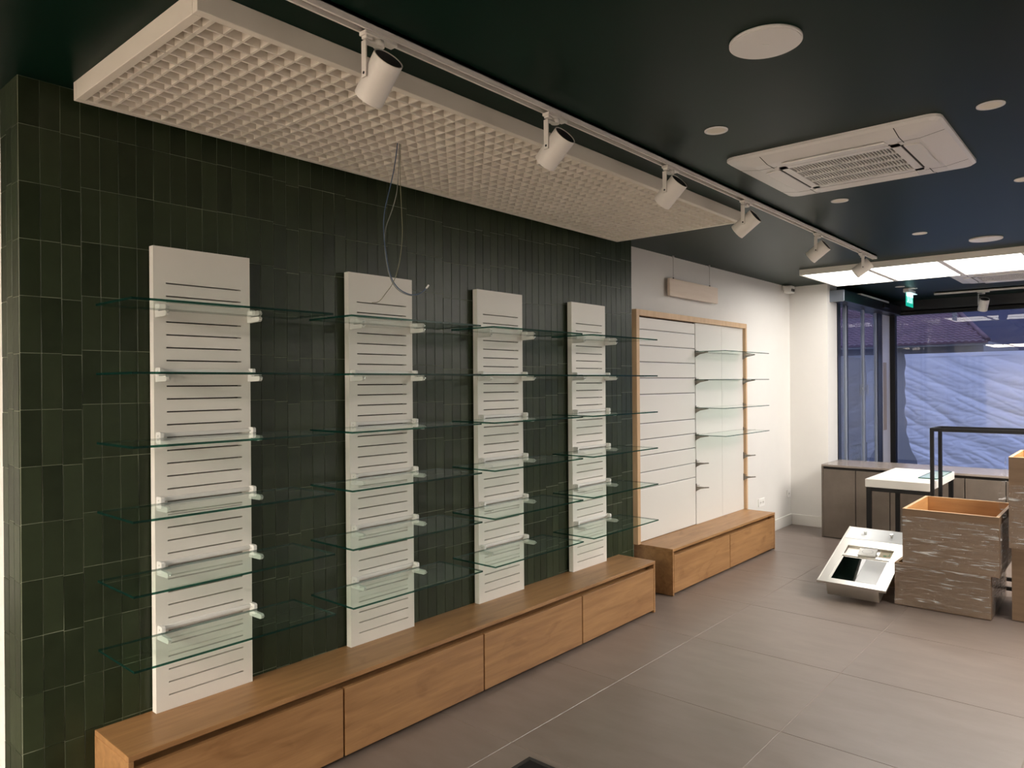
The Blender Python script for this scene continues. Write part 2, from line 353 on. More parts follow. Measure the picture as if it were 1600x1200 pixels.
# ------------------------------------------------------------------ low oak drawer benches
def bench(y0, y1, x0, x1, h, n, where, first_end, last_end, grp):
    L_ = (y1 - y0) / n; topz = h
    tp = part('bench_top', B().box(x0, x1, y0, y1, topz - .02, topz, .0015), 'oak'); tag(tp, 'continuous oak bench top ' + where[0], 'bench top')
    for i in range(n):
        a = y0 + i * L_; c = a + L_; t = thing('drawer_unit', where[1 + i], 'drawer unit', ((x0 + x1) / 2, a, 0), grp); X = (x0 + x1) / 2
        la = .018 if i == 0 else .009; lc = .018 if i == n - 1 else .009
        bd = B().box(x0 - X, x1 - .062 - X, .0006 if i else .0185, L_ - (.0006 if i < n - 1 else .0185), .012, topz - .0202)
        part('carcass', bd, 'oak', t)
        if i == 0: part('end_panel', B().box(x0 - X, x1 - .001 - X, 0, .018, .004, topz - .0203, .001), 'oak', t)
        if i == n - 1: part('end_panel', B().box(x0 - X, x1 - .001 - X, L_ - .018, L_, .004, topz - .0203, .001), 'oak', t)
        g0 = .022 if i == 0 else .0048; g1 = .022 if i == n - 1 else .0048
        part('drawer_front', B().box(x1 - .020 - X, x1 - .001 - X, g0, L_ - g1, .021, topz - .050, .0012), 'oak', t)
        part('plinth', B().box(x0 - X + .002, x1 - .064 - X, .02, L_ - .02, 0, .0118), 'dark_gap', t)
bench(.9747, 4.4425, .0008, .301, .3594, 4, ('under the four slotted panels',
      'oak drawer unit nearest the camera, cut by the bottom edge of the picture', 'oak drawer unit below the second slotted panel', 'oak drawer unit below the third slotted panel', 'oak drawer unit at the far end below the fourth slotted panel'), 1, 1, 'drawer units under the tiled wall')
bench(4.852, 6.84, XW + .001, .215, .3536, 2, ('under the white slat display on the plain wall',
      'bright oak drawer unit left of two under the white slat display', 'bright oak drawer unit right of two, nearest the wall sockets'), 1, 1, 'drawer units under the slat display')

# ------------------------------------------------------------------ slotted panels with glass shelves
SL = [1.993 - .0493 * k for k in range(33)]; PT, PB = 2.1323, .3594
ORD = ('first', 'second', 'third', 'fourth'); LV = ('topmost', 'second', 'third', 'fourth', 'fifth', 'lowest')
bd = B(); bd.box(.010, .043, 0, .0475, PB, PT).box(.010, .043, .3525, PWd, PB, PT)
edges = [PT] + [z for s in SL for z in (s + .0027, s - .0027)] + [PB]
for a, c in zip(edges[0::2], edges[1::2]): bd.box(.010, .043, .0475, .3525, c, a)
bmesh.ops.remove_doubles(bd.bm, verts=bd.bm.verts[:], dist=1e-5)
bd_me = bd.mesh('board', 'panel_white'); bk_me = B().box(.003, .0115, .004, PWd - .004, PB + .003, PT - .004).mesh('backing', 'slot_dark')
# clip: block that grips the back edge of the glass, long arm under it
clip = B(); clip.prof([(0, -.024), (0, .026), (.006, .030), (.034, .030), (.040, .026), (.040, .0095), (.030, .0095), (.030, -.0012), (.086, -.0012), (.094, -.006), (.094, -.016), (.086, -.022)], 0, .013)
clip_me = clip.mesh('end_clip', 'white_plastic')
pin_me = B().cyl((.02, -.002, .016), .0028, .017, (0, 1, 0), 10).mesh('pin', 'steel'); tip_me = B().cyl((.090, .0065, -.010), .0026, .014, (1, 0, .1), 10).mesh('tip_screw', 'steel')
rail_me = B().box(.001, .012, .013, PWd - .003, .010, .026, .002).mesh('rail', 'white_plastic')
SHF = [(.963, 1.742), (1.831, 2.612), (2.705, 3.475), (3.578, 4.346)]
def glass_mesh(w, d, t=.008):
    b_ = B(); b_.box(0, d, 0, w, 0, t)
    for f in b_.bm.faces: f.material_index = 0 if abs(f.calc_center_median().z - t / 2) > t * .4 else 1
    return b_.mesh('glass_shelf', 'shelf_glass', 'glass_edge')
for i, py in enumerate(PANELS):
    t = thing('slotted_panel', '%s white slotted display panel %s' % (ORD[i], ('from the left, nearest the camera', 'from the left, with loose wires hanging over its top', 'from the left on the green tiles', 'from the left, nearest the white wall')[i]), 'display panel', (0, py, 0), 'slotted panels on the tiled wall')
    ob('board', bd_me, t); ob('backing', bk_me, t)
    gm = glass_mesh(SHF[i][1] - SHF[i][0], .309)
    for k in range(6):
        z = 1.883 - .2440 * k
        br = thing('shelf_bracket', 'white clip bracket under the %s glass shelf of the %s slotted panel' % (LV[k], ORD[i]), 'shelf bracket', (.0432, py, z), 'white clip brackets')
        ob('rail', rail_me, br)
        for yy in (.006, PWd - .012): ob('end_clip', clip_me, br, (0, yy, 0)); ob('pin', pin_me, br, (0, yy, 0)); ob('tip_screw', tip_me, br, (0, yy, 0))
        g = ob('glass_shelf', gm, None, (.0765, SHF[i][0], z + .0004), (0, 0, math.radians(random.uniform(-.12, .12))))
        tag(g, '%s clear glass shelf on the %s slotted panel' % (LV[k], ORD[i]), 'glass shelf', 'glass shelves on the slotted panels')

# ------------------------------------------------------------------ open-cell ceiling panel
lx0, lx1, ly0, ly1, lz = .0677, .9837, .9008, 4.347, 2.5923
t = thing('open_cell_ceiling_panel', 'long white open cell louvre panel mounted under the dark ceiling', 'ceiling panel', ((lx0 + lx1) / 2, (ly0 + ly1) / 2, lz))
ox, oy = (lx0 + lx1) / 2, (ly0 + ly1) / 2; hx, hy = (lx1 - lx0) / 2, (ly1 - ly0) / 2; hz = C - lz - .0005; fw_ = .028
for a in (-1, 1):
    part('frame_side', B().box(a * hx - (fw_ if a > 0 else 0), a * hx + (0 if a > 0 else fw_), -hy, hy, 0, hz, .0015), 'light_grille_white', t)
    part('frame_end', B().box(-hx + fw_, hx - fw_, a * hy - (fw_ if a > 0 else 0), a * hy + (0 if a > 0 else fw_), 0, hz, .0015), 'light_grille_white', t)
part('back_sheet', B().box(-hx + fw_, hx - fw_, -hy + fw_, hy - fw_, hz - .006, hz - .002), 'light_grille_white', t)
nx = 15; px_ = (2 * hx - 2 * fw_) / nx; lm = B().box(-.0035, .0035, -hy + fw_, hy - fw_, .002, .046).mesh('louvre_slat', 'light_grille_white')
lm2 = B().box(-.007, .007, -hy + fw_, hy - fw_, .001, .046).mesh('louvre_slat', 'light_grille_white')
for i in range(1, nx): ob('louvre_slat', lm2 if i == 5 else lm, t, (-hx + fw_ + px_ * i, 0, 0))
cm = B().box(-hx + fw_, hx - fw_, -.0035, .0035, .003, .0455).mesh('louvre_slat', 'light_grille_white'); y = -hy + fw_ + px_ * .55; k = 0
cm2 = B().box(-hx + fw_, hx - fw_, -.006, .006, .002, .0455).mesh('louvre_slat', 'light_grille_white')
while y < hy - fw_ - .02: ob('louvre_slat', cm2 if k % 10 == 0 else cm, t, (0, y, 0)); y += px_; k += 1

# loose wires hanging from the louvre panel
anch = Vector((.53, 1.975, 2.6)); depth = (anch - CAM).dot(FW)
def wpts(pp, dz=0.):
    raw = [CAM + ray(u, v) * (depth + dz) for u, v in pp]; out = []
    for i in range(len(raw) - 1):
        p0, p1, p2, p3 = raw[max(i - 1, 0)], raw[i], raw[i + 1], raw[min(i + 2, len(raw) - 1)]
        for s in range(5):
            q = s / 5; out.append(.5 * ((2 * p1) + (p2 - p0) * q + (2 * p0 - 5 * p1 + 4 * p2 - p3) * q * q + (3 * p1 - p0 - 3 * p2 + p3) * q ** 3))
    return out + [raw[-1]]
t = thing('hanging_cable', 'loose blue and grey wires hanging from the louvre panel above the second slotted panel', 'cable', anch)
def wire(n, pp, r, m, dz): 
    o = part(n, B().tube([p - anch for p in wpts(pp, dz)], r), m, t); return o
w1 = wire('blue_wire', [(621, 221), (621, 226), (616, 262), (610, 290), (601, 330), (599.5, 362), (603, 395), (610, 430), (622, 450), (640, 460), (655, 459), (667, 450)], .0022, 'blue_wire', 0)
wire('grey_wire', [(624, 221), (624, 226), (623, 260), (620, 300), (612, 330), (602, 360), (602, 395), (609, 432), (621, 452), (640, 461.5), (655, 460), (666, 452)], .0018, 'grey_wire', .012)
wire('earth_wire', [(626, 221), (626, 226), (625, 270), (627.5, 330), (628.5, 370), (624, 410), (615, 440), (603, 458), (592, 471), (581, 473)], .0015, 'earth_wire', -.01)
pc = CAM + ray(666, 451) * depth - anch; pd = CAM + ray(670, 445) * depth - anch
part('connector', B().cyl(pc, .0038, (pd - pc).length, pd - pc, 10), 'paper_white', w1)

# ------------------------------------------------------------------ track lighting
def track(name, label, x0, x1, y0, y1, along):
    t = thing(name, label, 'light track', ((x0 + x1) / 2, (y0 + y1) / 2, C)); hx, hy = (x1 - x0) / 2, (y1 - y0) / 2
    if along == 'y':
        part('rail', B().box(-hx, -hx + .007, -hy, hy, -.030, -.0005).box(hx - .007, hx, -hy, hy, -.030, -.0005).box(-hx, hx, -hy, hy, -.012, -.0005), 'warm_white_metal', t)
        part('conductor_slot', B().box(-hx + .007, hx - .007, -hy + .002, hy - .002, -.016, -.0118), 'dark_gap', t)
        for s in (-1, 1): part('end_cap', B().box(-hx, hx, s * hy - .004, s * hy + .004, -.031, -.0005), 'warm_white_metal', t)
    else:
        part('rail', B().box(-hx, hx, -hy, -hy + .007, -.030, -.0005).box(-hx, hx, hy - .007, hy, -.030, -.0005).box(-hx, hx, -hy, hy, -.012, -.0005), 'warm_white_metal', t)
        part('conductor_slot', B().box(-hx + .002, hx - .002, -hy + .007, hy - .007, -.016, -.0118), 'dark_gap', t)
        for s in (-1, 1): part('end_cap', B().box(s * hx - .004, s * hx + .004, -hy, hy, -.031, -.0005), 'warm_white_metal', t)
track('light_track', 'long white ceiling track carrying six spotlights beside the louvre panel', 1.143, 1.181, -.6, 6.62, 'y')
track('light_track', 'short white ceiling track near the shop window', .98, 3.2, 9.90, 9.938, 'x')
def spot(label, x, y, el, az, along='y', r=.046, ln=.135, zc=-.155):
    t = thing('track_spotlight', label, 'spotlight', (x, y, C), 'white cylinder track spotlights')
    if along == 'y': part('track_adapter', B().box(-.016, .016, -.06, .06, -.043, -.0305, .002).box(-.012, .012, -.055, -.03, -.052, -.043, .002), 'warm_white_metal', t)
    else: part('track_adapter', B().box(-.06, .06, -.016, .016, -.043, -.0305, .002), 'warm_white_metal', t)
    e, a = math.radians(el), math.radians(az); d = Vector((math.cos(e) * math.cos(a), math.cos(e) * math.sin(a), math.sin(e)))
    side = Vector((0, 0, 1)).cross(d).normalized()            # the yoke arm sits beside the body
    c = Vector((0, 0, zc)); ac = c - side * 0 + Vector((0, 0, 0))
    # swivel collar and flat arm
    part('swivel', B().cyl((0, 0, -.060), .017, .018, (0, 0, 1), 20), 'warm_white_metal', t)
    arm = B(); w = Vector((side.y, -side.x, 0)).normalized(); off_ = side * -(r + .005)
    top = Vector((0, 0, -.058)); P0 = top + off_; P1 = c + off_
    for p_, q_ in ((top - side * 0, P0), ): pass
    def slab(bb, a0, a1, hw, th):
        vs = []
        for q in (a0, a1):
            for s1 in (-1, 1):
                for s2 in (-1, 1): vs.append(bb.bm.verts.new(q + w * hw * s1 + th * s2))
        for f in ((0, 1, 3, 2), (4, 6, 7, 5), (0, 4, 5, 1), (2, 3, 7, 6), (0, 2, 6, 4), (1, 5, 7, 3)): bb.bm.faces.new([vs[i] for i in f])
    slab(arm, P0, P1 - Vector((0, 0, .012)), .011, side * .0022); slab(arm, top + side * .01, P0 - side * .0022, .011, Vector((0, 0, .0022)))
    part('yoke_arm', arm, 'warm_white_metal', t)
    part('pivot_screw', B().cyl(P1 - side * .003, .0045, -.004 + .012, side, 12), 'black_plastic', t)
    b0 = c - d * ln * .52; body = B()
    body.cyl(b0, r, ln, d, 40, cap=False).cyl(b0, r - .004, ln, d, 40, cap=False)
    u = d.cross(side).normalized()
    for o_, rr in ((b0 + d * ln, 1), (b0, 0)):
        A = [body.bm.verts.new(o_ + (side * math.cos(2 * math.pi * i / 40) + u * math.sin(2 * math.pi * i / 40)) * r) for i in range(40)]
        D = [body.bm.verts.new(o_ + (side * math.cos(2 * math.pi * i / 40) + u * math.sin(2 * math.pi * i / 40)) * (r - .004)) for i in range(40)]
        for i in range(40): body.bm.faces.new((A[i], A[(i + 1) % 40], D[(i + 1) % 40], D[i]))
    bo = part('lamp_body', body, 'warm_white_metal', t)
    part('rear_heatsink', B().cyl(b0 + d * (ln - .006), r - .0035, .004, d, 32), 'black_plastic', bo)
    part('lens', B().cyl(b0 + d * .022, r - .0045, .003, d, 32), 'light_grille_white', bo)
XT = 1.162
for lab, y, el, az, zc in (('white track spotlight nearest the camera, first on the long track', 1.362, 40, -4, -.150), ('second white track spotlight from the camera on the long track', 2.215, 38.5, -4, -.155), ('third white track spotlight from the camera, beside the louvre panel end', 3.12, 41, -5, -.145), ('fourth white track spotlight from the camera, just past the louvre panel', 4.00, 35, 0, -.155), ('fifth white track spotlight from the camera on the long track', 5.215, 36, -1, -.15), ('sixth white track spotlight, last on the long track before the bright light panels', 6.27, 35.5, 18, -.145)):
    spot(lab, XT, y, el, az, zc=zc)
spot('white track spotlight hanging in front of the shop window', 1.477, 9.919, 60, -62, 'x', r=.05, ln=.14, zc=-.18)

# ------------------------------------------------------------------ cassette air conditioners
def cassette(label, x0, x1, y0, y1):
    cx, cy = (x0 + x1) / 2, (y0 + y1) / 2; hx, hy = (x1 - x0) / 2, (y1 - y0) / 2
    t = thing('ceiling_air_conditioner', label, 'air conditioner', (cx, cy, C), 'white ceiling cassettes')
    fr = B(); z0 = -.038
    # bevelled square fascia with a central opening
    def ring(sx, sy, z, r_=.05):
        o_ = []
        for qx, qy, a0 in ((1, 1, 0), (-1, 1, 90), (-1, -1, 180), (1, -1, 270)):
            for k in range(5): a = math.radians(a0 + k * 22.5); o_.append((qx * (sx - r_) + r_ * math.cos(a), qy * (sy - r_) + r_ * math.sin(a), z))
        return o_
    R = [ring(hx, hy, -.0005), ring(hx, hy, -.012), ring(hx - .012, hy - .012, -.022), ring(hx - .105, hy - .105, z0, .02), ring(hx - .19, hy - .19, z0, .006), ring(hx - .19, hy - .19, -.004, .006)]
    vv = [[fr.bm.verts.new(p) for p in r_] for r_ in R]; nn = 20
    for a, c in zip(vv, vv[1:]):
        for i in range(nn): fr.bm.faces.new((a[i], a[(i + 1) % nn], c[(i + 1) % nn], c[i]))
    part('fascia', fr, 'cool_white_plastic', t)
    gx, gy = hx - .192, hy - .192
    part('grille_backing', B().box(-gx, gx, -gy, gy, -.012, -.008), 'dark_gap', t)
    gr = B(); fw2 = .035
    gr.box(-gx, gx, -gy, -gy + fw2, z0 - .003, -.024).box(-gx, gx, gy - fw2, gy, z0 - .003, -.024).box(-gx, -gx + fw2, -gy, gy, z0 - .003, -.024).box(gx - fw2, gx, -gy, gy, z0 - .003, -.024)
    n = 32; st = (2 * gx - 2 * fw2) / n
    for i in range(1, n): gr.box(-gx + fw2 + st * i - .0019, -gx + fw2 + st * i + .0019, -gy + fw2, gy - fw2, z0, -.030)
    for i in (-1, 0, 1): gr.box(-gx + fw2, gx - fw2, i * gy * .43 - .005, i * gy * .43 + .005, z0 - .001, -.030)
    part('intake_grille', gr, 'cool_white_plastic', t)
    for k in range(4):
        f = B(); L_ = (gx if k % 2 == 0 else gy) * .86; dd_ = (hy if k % 2 == 0 else hx) - .148
        f.box(-L_, L_, -.033, .033, -.006, .002, .002)
        o = part('air_flap', f, 'cool_white_plastic', t); a = k * math.pi / 2
        o.location = (math.sin(a) * dd_, -math.cos(a) * dd_, z0 - .0015); o.rotation_euler = (math.radians(5), 0, a)
        s = B().box(-L_ - .004, L_ + .004, -.006, .006, -.002, .003); s_ = part('flap_gap', s, 'dark_gap', t)
        s_.location = (math.sin(a) * (dd_ - .037), -math.cos(a) * (dd_ - .037), z0 + .0008); s_.rotation_euler = (0, 0, a)
    for k in range(4):
        a = k * math.pi / 2; H1 = hy if k % 2 == 0 else hx; H2 = hx if k % 2 == 0 else hy
        for sg in (-1, 1):
            sm = B(); x_ = sg * (H2 - .17)
            pr_ = [(-(H1 - .192), z0), (-(H1 - .105), z0), (-(H1 - .014), -.0225)]
            for (ya, za), (yb, zb_) in zip(pr_, pr_[1:]): sm.quad((x_ - .002, ya, za - .0008), (x_ + .002, ya, za - .0008), (x_ + .002, yb, zb_ - .0008), (x_ - .002, yb, zb_ - .0008))
            part('seam', sm, 'dark_gap', t, rot=(0, 0, a))
cassette('large white ceiling air conditioner above the middle of the floor', 1.368, 2.267, 3.252, 4.128)
cassette('white ceiling air conditioner behind the bright light panels', 1.40, 2.30, 8.20, 9.08)

# ------------------------------------------------------------------ small ceiling fittings
def disc(label, x, y, r):
    t = thing('ceiling_speaker', label, 'ceiling speaker', (x, y, C), 'round ceiling speakers')
    part('cover', B().cyl((0, 0, -.009), r, .0085, (0, 0, 1), 64, r2=r * 1.0).cyl((0, 0, -.0115), r * .96, .0026, (0, 0, 1), 64), 'cool_white_plastic', t)
    part('badge', B().box(-.011, .011, -.003, .003, -.0135, -.0114, .001), 'paper_white', t, rot=(0, 0, .9))
disc('large round white ceiling speaker close to the camera', 1.985, 2.215, .108); disc('small looking round white ceiling speaker near the bright light panels', 1.985, 6.40, .108)
def downlight(label, x, y, r=.048):
    t = thing('recessed_downlight', label, 'downlight', (x, y, C), 'unlit recessed downlights')
    rg = B(); n = 40; R = [(r, -.0005), (r, -.004), (r * .86, -.005), (r * .78, .0)]
    vv = [[rg.bm.verts.new((q * math.cos(2 * math.pi * i / n), q * math.sin(2 * math.pi * i / n), z)) for i in range(n)] for q, z in R]
    for a, c in zip(vv, vv[1:]):
        for i in range(n): rg.bm.faces.new((a[i], a[(i + 1) % n], c[(i + 1) % n], c[i])).smooth = True
    part('trim_ring', rg, 'cool_white_plastic', t); part('lens', B().cyl((0, 0, -.0016), r * .8, .001, (0, 0, 1), 32), 'light_grille_white', t)
for lab, x, y in (('unlit round downlight between the louvre panel and the large speaker', 1.517, 2.86), ('unlit round downlight in the upper right of the ceiling', 2.427, 3.31), ('unlit round downlight just behind the large air conditioner', 1.53, 4.461), ('unlit round downlight between the track and the far speaker', 1.66, 5.849), ('unlit round downlight cut by the right edge of the picture', 2.40, 4.65), ('unlit round downlight near the green exit sign', .808, 9.011), ('unlit round downlight right above the green exit sign', .88, 9.28)):
    downlight(lab, x, y)

# lit ceiling light panels
LP = B()
def light_panel(label, x0, x1, y0, y1, z0=2.603, grp='lit square ceiling lights', dm='diffuser'):
    t = thing('ceiling_light', label, 'ceiling light', ((x0 + x1) / 2, (y0 + y1) / 2, C), grp); hx, hy = (x1 - x0) / 2, (y1 - y0) / 2; zz = z0 - C; f = .022
    part('frame', B().box(-hx, -hx + f, -hy, hy, zz, -.0005).box(hx - f, hx, -hy, hy, zz, -.0005).box(-hx + f, hx - f, -hy, -hy + f, zz, -.0005).box(-hx + f, hx - f, hy - f, hy, zz, -.0005), 'warm_white_metal', t)
    for s in (-1, 1):
        part('diffuser', B().box(-hx + f, hx - f, (-hy + f) if s < 0 else .006, -.006 if s < 0 else hy - f, zz + .006, zz + .012), dm, t)
    part('divider', B().box(-hx + f, hx - f, -.006, .006, zz + .002, -.002), 'warm_white_metal', t)
LPX = [.412, .995, 1.578, 2.161, 2.744, 3.327, 3.91]
for i in range(6): light_panel(('leftmost bright ceiling light panel, behind the last spotlight', 'second bright ceiling light panel from the left', 'third bright ceiling light panel from the left, in front of the far air conditioner', 'bright ceiling light panel cut by the right edge of the picture', 'bright ceiling light panel outside the picture to the right', 'bright ceiling light panel furthest right, outside the picture')[i], LPX[i] + .0005, LPX[i + 1] - .0005, 6.97, 8.065)
NTH = ('first', 'second', 'third', 'fourth', 'fifth', 'sixth', 'seventh', 'eighth', 'ninth', 'tenth', 'eleventh', 'twelfth')
for r_, y_ in (('front', -3.0), ('rear', -4.1)):  # unseen rows, hinted by window reflections, spread and brightened to light the panels
    for i in range(7): light_panel('%s warm ceiling light of the %s row behind the camera, placed to light the panels' % (NTH[i], r_), -.60 + .583 * i + .0005, -.017 + .583 * i - .0005, y_ - 1.0995, y_, grp='lights behind the camera', dm='warm_diffuser')
for i in range(2): light_panel('%s added fill light of the near pair, right of the picture edge' % ('left', 'right')[i], 3.0 + .583 * i + .0005, 3.583 + .583 * i - .0005, 4.75, 5.8495, grp='added fill lights to the right of the picture', dm='fill_diffuser')  # unseen pair added to brighten the middle of the room
for i in range(4): light_panel('%s added fill light of the extra row, right of the picture edge' % NTH[i], 2.62 + .583 * i + .0005, 3.203 + .583 * i - .0005, 5.86, 6.9595, grp='added fill lights to the right of the picture', dm='fill_diffuser')  # unseen row added to throw light onto the second bench

# exit sign
t = thing('exit_sign', 'lit green emergency exit sign hanging from the ceiling by the entrance', 'exit sign', (.82, 9.40, C))
part('housing', B().box(-.03, .03, -.17, .17, -.045, -.0005, .004), 'cool_white_plastic', t)
part('lamp_strip', B().box(.006, .05, -.15, .15, -.049, -.0455), 'sign_white', t)
pl = part('sign_plate', B().box(-.003, .003, -.165, .165, -.198, -.045), 'sign_green', t)
part('light_band', B().box(.0031, .0036, -.165, .165, -.085, -.046), 'sign_white', pl)
tx = ob('lettering', text_mesh('lettering', 'SALIDA', .105, 'sign_white'), pl, (.0042, 0, -.125), (math.pi / 2, 0, math.pi / 2)); tx.scale = (.78, 1, 1)

# security camera in the corner
t = thing('security_camera', 'small white security camera in the upper corner of the white wall', 'camera', (XW, 7.99, 2.60))
part('mount', B().box(.001, .03, -.04, .04, -.005, .05, .004, 2), 'white_plastic', t)
hs = part('housing', B().box(.03, .11, -.065, .055, -.035, .045, .010, 3), 'white_plastic', t)
part('lens_window', B().box(.106, .114, -.052, .036, -.020, .010, .003, 2), 'black_plastic', hs); part('lens', B().cyl((.112, -.03, -.005), .010, .004, (1, 0, 0), 16), 'bracket_metal', hs)

# wall sockets
def socket(label, y, z, w, n):
    t = thing('wall_socket', label, 'socket', (XW, y, z), 'white wall sockets')
    part('plate', B().box(.0005, .010, -w / 2, w / 2, -.041, .041, .003, 2), 'white_plastic', t)
    for i in range(n):
        yy = (i - (n - 1) / 2) * .066; part('outlet', B().cyl((.010, yy, 0), .021, .0014, (1, 0, 0), 24), 'white_lacquer', t)
        for s in (-1, 1): part('pin_hole', B().cyl((.0113, yy + s * .0095, 0), .0042, .0006, (1, 0, 0), 12), 'dark_gap', t)
socket('double white wall socket right above the far end of the second bench', 7.337, .351, .15, 2); socket('single white wall socket beside the far corner', 8.10, .352, .082, 1)

# hanging blank board
t = thing('hanging_board', 'blank pale wooden sign board hung on two thin wires', 'sign', (-.082, 5.73, 2.33))
bd_ = part('board', B().box(-.011, .011, -.375, .52, -.0, .145, .001), 'pale_wood', t); bd_.location = (0, 0, -.015)
for yy in (-.295, .375):
    part('wire', B().cyl((0, yy, .128), .0016, C - 2.33 - .130, (0, 0, 1), 8), 'bracket_metal', t)
    part('ceiling_fixing', B().cyl((0, yy, C - 2.33 - .022), .009, .0215, (0, 0, 1), 16), 'steel', t)
    part('grip', B().cyl((0, yy, .128), .006, .012, (0, 0, 1), 12), 'black_plastic', t)

# ------------------------------------------------------------------ framed slat display on the white wall
FY0, FY1, FZ1, FZ0 = 4.80, 6.865, 2.165, .3540; X0 = XW + .0005
t = thing('slat_wall_display', 'oak framed white display with horizontal slats left and plain panels right', 'display', (X0, FY0, 0))
fw2, fd = .036, .062
part('frame_stile', B().box(0, fd, .012, .055, FZ0, FZ1, .001), 'frame_oak', t)
part('frame_stile', B().box(0, fd, FY1 - FY0 - .03, FY1 - FY0, FZ0, FZ1, .001), 'frame_oak', t)
part('frame_rail', B().box(0, fd, .055, FY1 - FY0 - .03, FZ1 - .045, FZ1, .001), 'frame_oak', t)
part('backing', B().box(0, .012, .055, FY1 - FY0 - .03, FZ0, FZ1 - .045), 'slot_dark', t)
GR = [FZ1 - .047, 2.017, 1.891, 1.762, 1.635, 1.506, 1.278, 1.152, 1.026, .895, .769, FZ0]
for a, c in zip(GR, GR[1:]):
    # slat with a chamfered lower lip and a bright insert strip at its top
    o = part('slat', B().prof([(.0125, c + .002), (.030, c + .002), (.034, c + .006), (.034, a - .0095), (.0125, a - .0095)], .058, 1.022), 'white_lacquer', t)
    if a < 2.1: part('insert_strip', B().box(.014, .0335, .058, 1.018, a - .0090, a - .0032), 'bright_strip', o)
part('upright_channel', B().box(.012, .022, 1.024, 1.032, FZ0, FZ1 - .047), 'dark_gap', t)
for a, c in ((1.034, 1.555), (1.558, FY1 - FY0 - .032)): part('plain_panel', B().box(.0125, .034, a, c, FZ0, FZ1 - .047, .001), 'white_lacquer', t)
# glass shelves and dark metal brackets
brk = B(); brk.box(0, .006, -.008, .008, -.045, .022, .001).prof([(.006, .004), (.03, .012), (.035, .009), (.006, .0095)], -.004, .004)
brk.prof([(.006, -.002), (.085, -.002), (.12, .003), (.122, -.006), (.085, -.012), (.045, -.020), (.006, -.04)], -.004, .004); brk.cyl((.09, 0, -.0015), .006, .0012, (0, 0, 1), 12)
brk_me = brk.mesh('metal_bracket', 'bracket_metal')
gm = glass_mesh(.945, .285, .006); ZS = [1.862, 1.617, 1.372, 1.135, .900, .690]
for k in range(6):
    for s in (0, 1):
        yb = FY0 + (1.028 if s == 0 else FY1 - FY0 - .036)
        zz = ZS[k] - (.01 if (k > 3 and s) else 0)
        o = ob('metal_bracket', brk_me, None, (X0 + .0345, yb, zz)); tag(o, ('%s dark metal bracket from the top in the %s' % (('first', 'second', 'third', 'fourth', 'fifth', 'sixth')[k], ('middle of the slat display', 'right stile of the slat display')[s])) + (', empty' if k > 3 else ''), 'shelf bracket', 'dark metal shelf brackets')
    if k < 4:
        g = ob('glass_shelf', gm, None, (X0 + .0425, FY0 + 1.0, ZS[k] - .0004)); tag(g, '%s clear glass shelf on the right half of the slat display' % ('topmost', 'second', 'third', 'lowest')[k], 'glass shelf', 'glass shelves of the slat display')

# ------------------------------------------------------------------ grey laminate counter by the window
t = thing('grey_counter', 'low grey brown concrete look cupboard counter by the shop window', 'counter', (.37, 7.687, 0)); CW = 2.6
part('top', B().box(0, CW, 0, .585, .727, .747, .001), 'grey_top', t)
part('side_panel', B().box(0, .018, .001, .585, 0, .7268), 'grey_laminate', t); part('side_panel', B().box(CW - .018, CW, .001, .585, 0, .7268), 'grey_laminate', t)
part('carcass', B().box(.018, CW - .018, .022, .585, .0, .7268), 'dark_gap', t)
x = .02
while x < CW - .1:
    w_ = min(.308, CW - .02 - x); part('cupboard_door', B().box(x, x + w_ - .004, .001, .020, .010, .700, .001), 'grey_laminate', t); x += .312

# white table
t = thing('white_table', 'white topped table on black square legs in front of the grey counter', 'table', (1.345, 6.70, 0))
hx, y0, y1 = .24, -.19, .80
part('table_top', B().box(-.240, .240, y0, y1, .714, .780, .002), 'white_lacquer', t)
for xx in (-.234, .200):
    for yy in (y0 + .01, y1 - .045): part('leg', B().box(xx, xx + .035, yy, yy + .035, 0, .7118), 'black_metal', t)
part('apron', B().box(-.199, .200, y0 + .012, y0 + .042, .680, .7118), 'black_metal', t); part('apron', B().box(-.199, .200, y1 - .042, y1 - .012, .680, .7118), 'black_metal', t)
o = part('glass_sheet', B().box(1.44, 1.58, 6.80, 7.42, .781, .789), ['shelf_glass', 'glass_edge']); 
for p_ in o.data.polygons: p_.material_index = 1 if abs(p_.normal.z) < .5 else 0
tag(o, 'small clear glass sheet lying on the white table behind the black frame', 'glass sheet')

# black metal frame stand
t = thing('black_frame_stand', 'tall open black square tube frame standing behind the wrapped boxes', 'frame', (1.607, 6.40, 0)); q = .026; FW_, FD, FH = 1.1, .30, 1.228
for xx in (0, FW_ - q):
    for yy in (0, FD): part('post', B().box(xx, xx + q, yy, yy + q, 0, FH - q), 'black_metal', t)
for yy in (0, FD): part('top_bar', B().box(0, FW_, yy, yy + q, FH - q, FH), 'black_metal', t); part('bottom_bar', B().box(q, FW_ - q, yy, yy + q, .05, .05 + q), 'black_metal', t)
for xx in (0, FW_ - q): part('cross_bar', B().box(xx, xx + q, q, FD, FH - q, FH), 'black_metal', t)

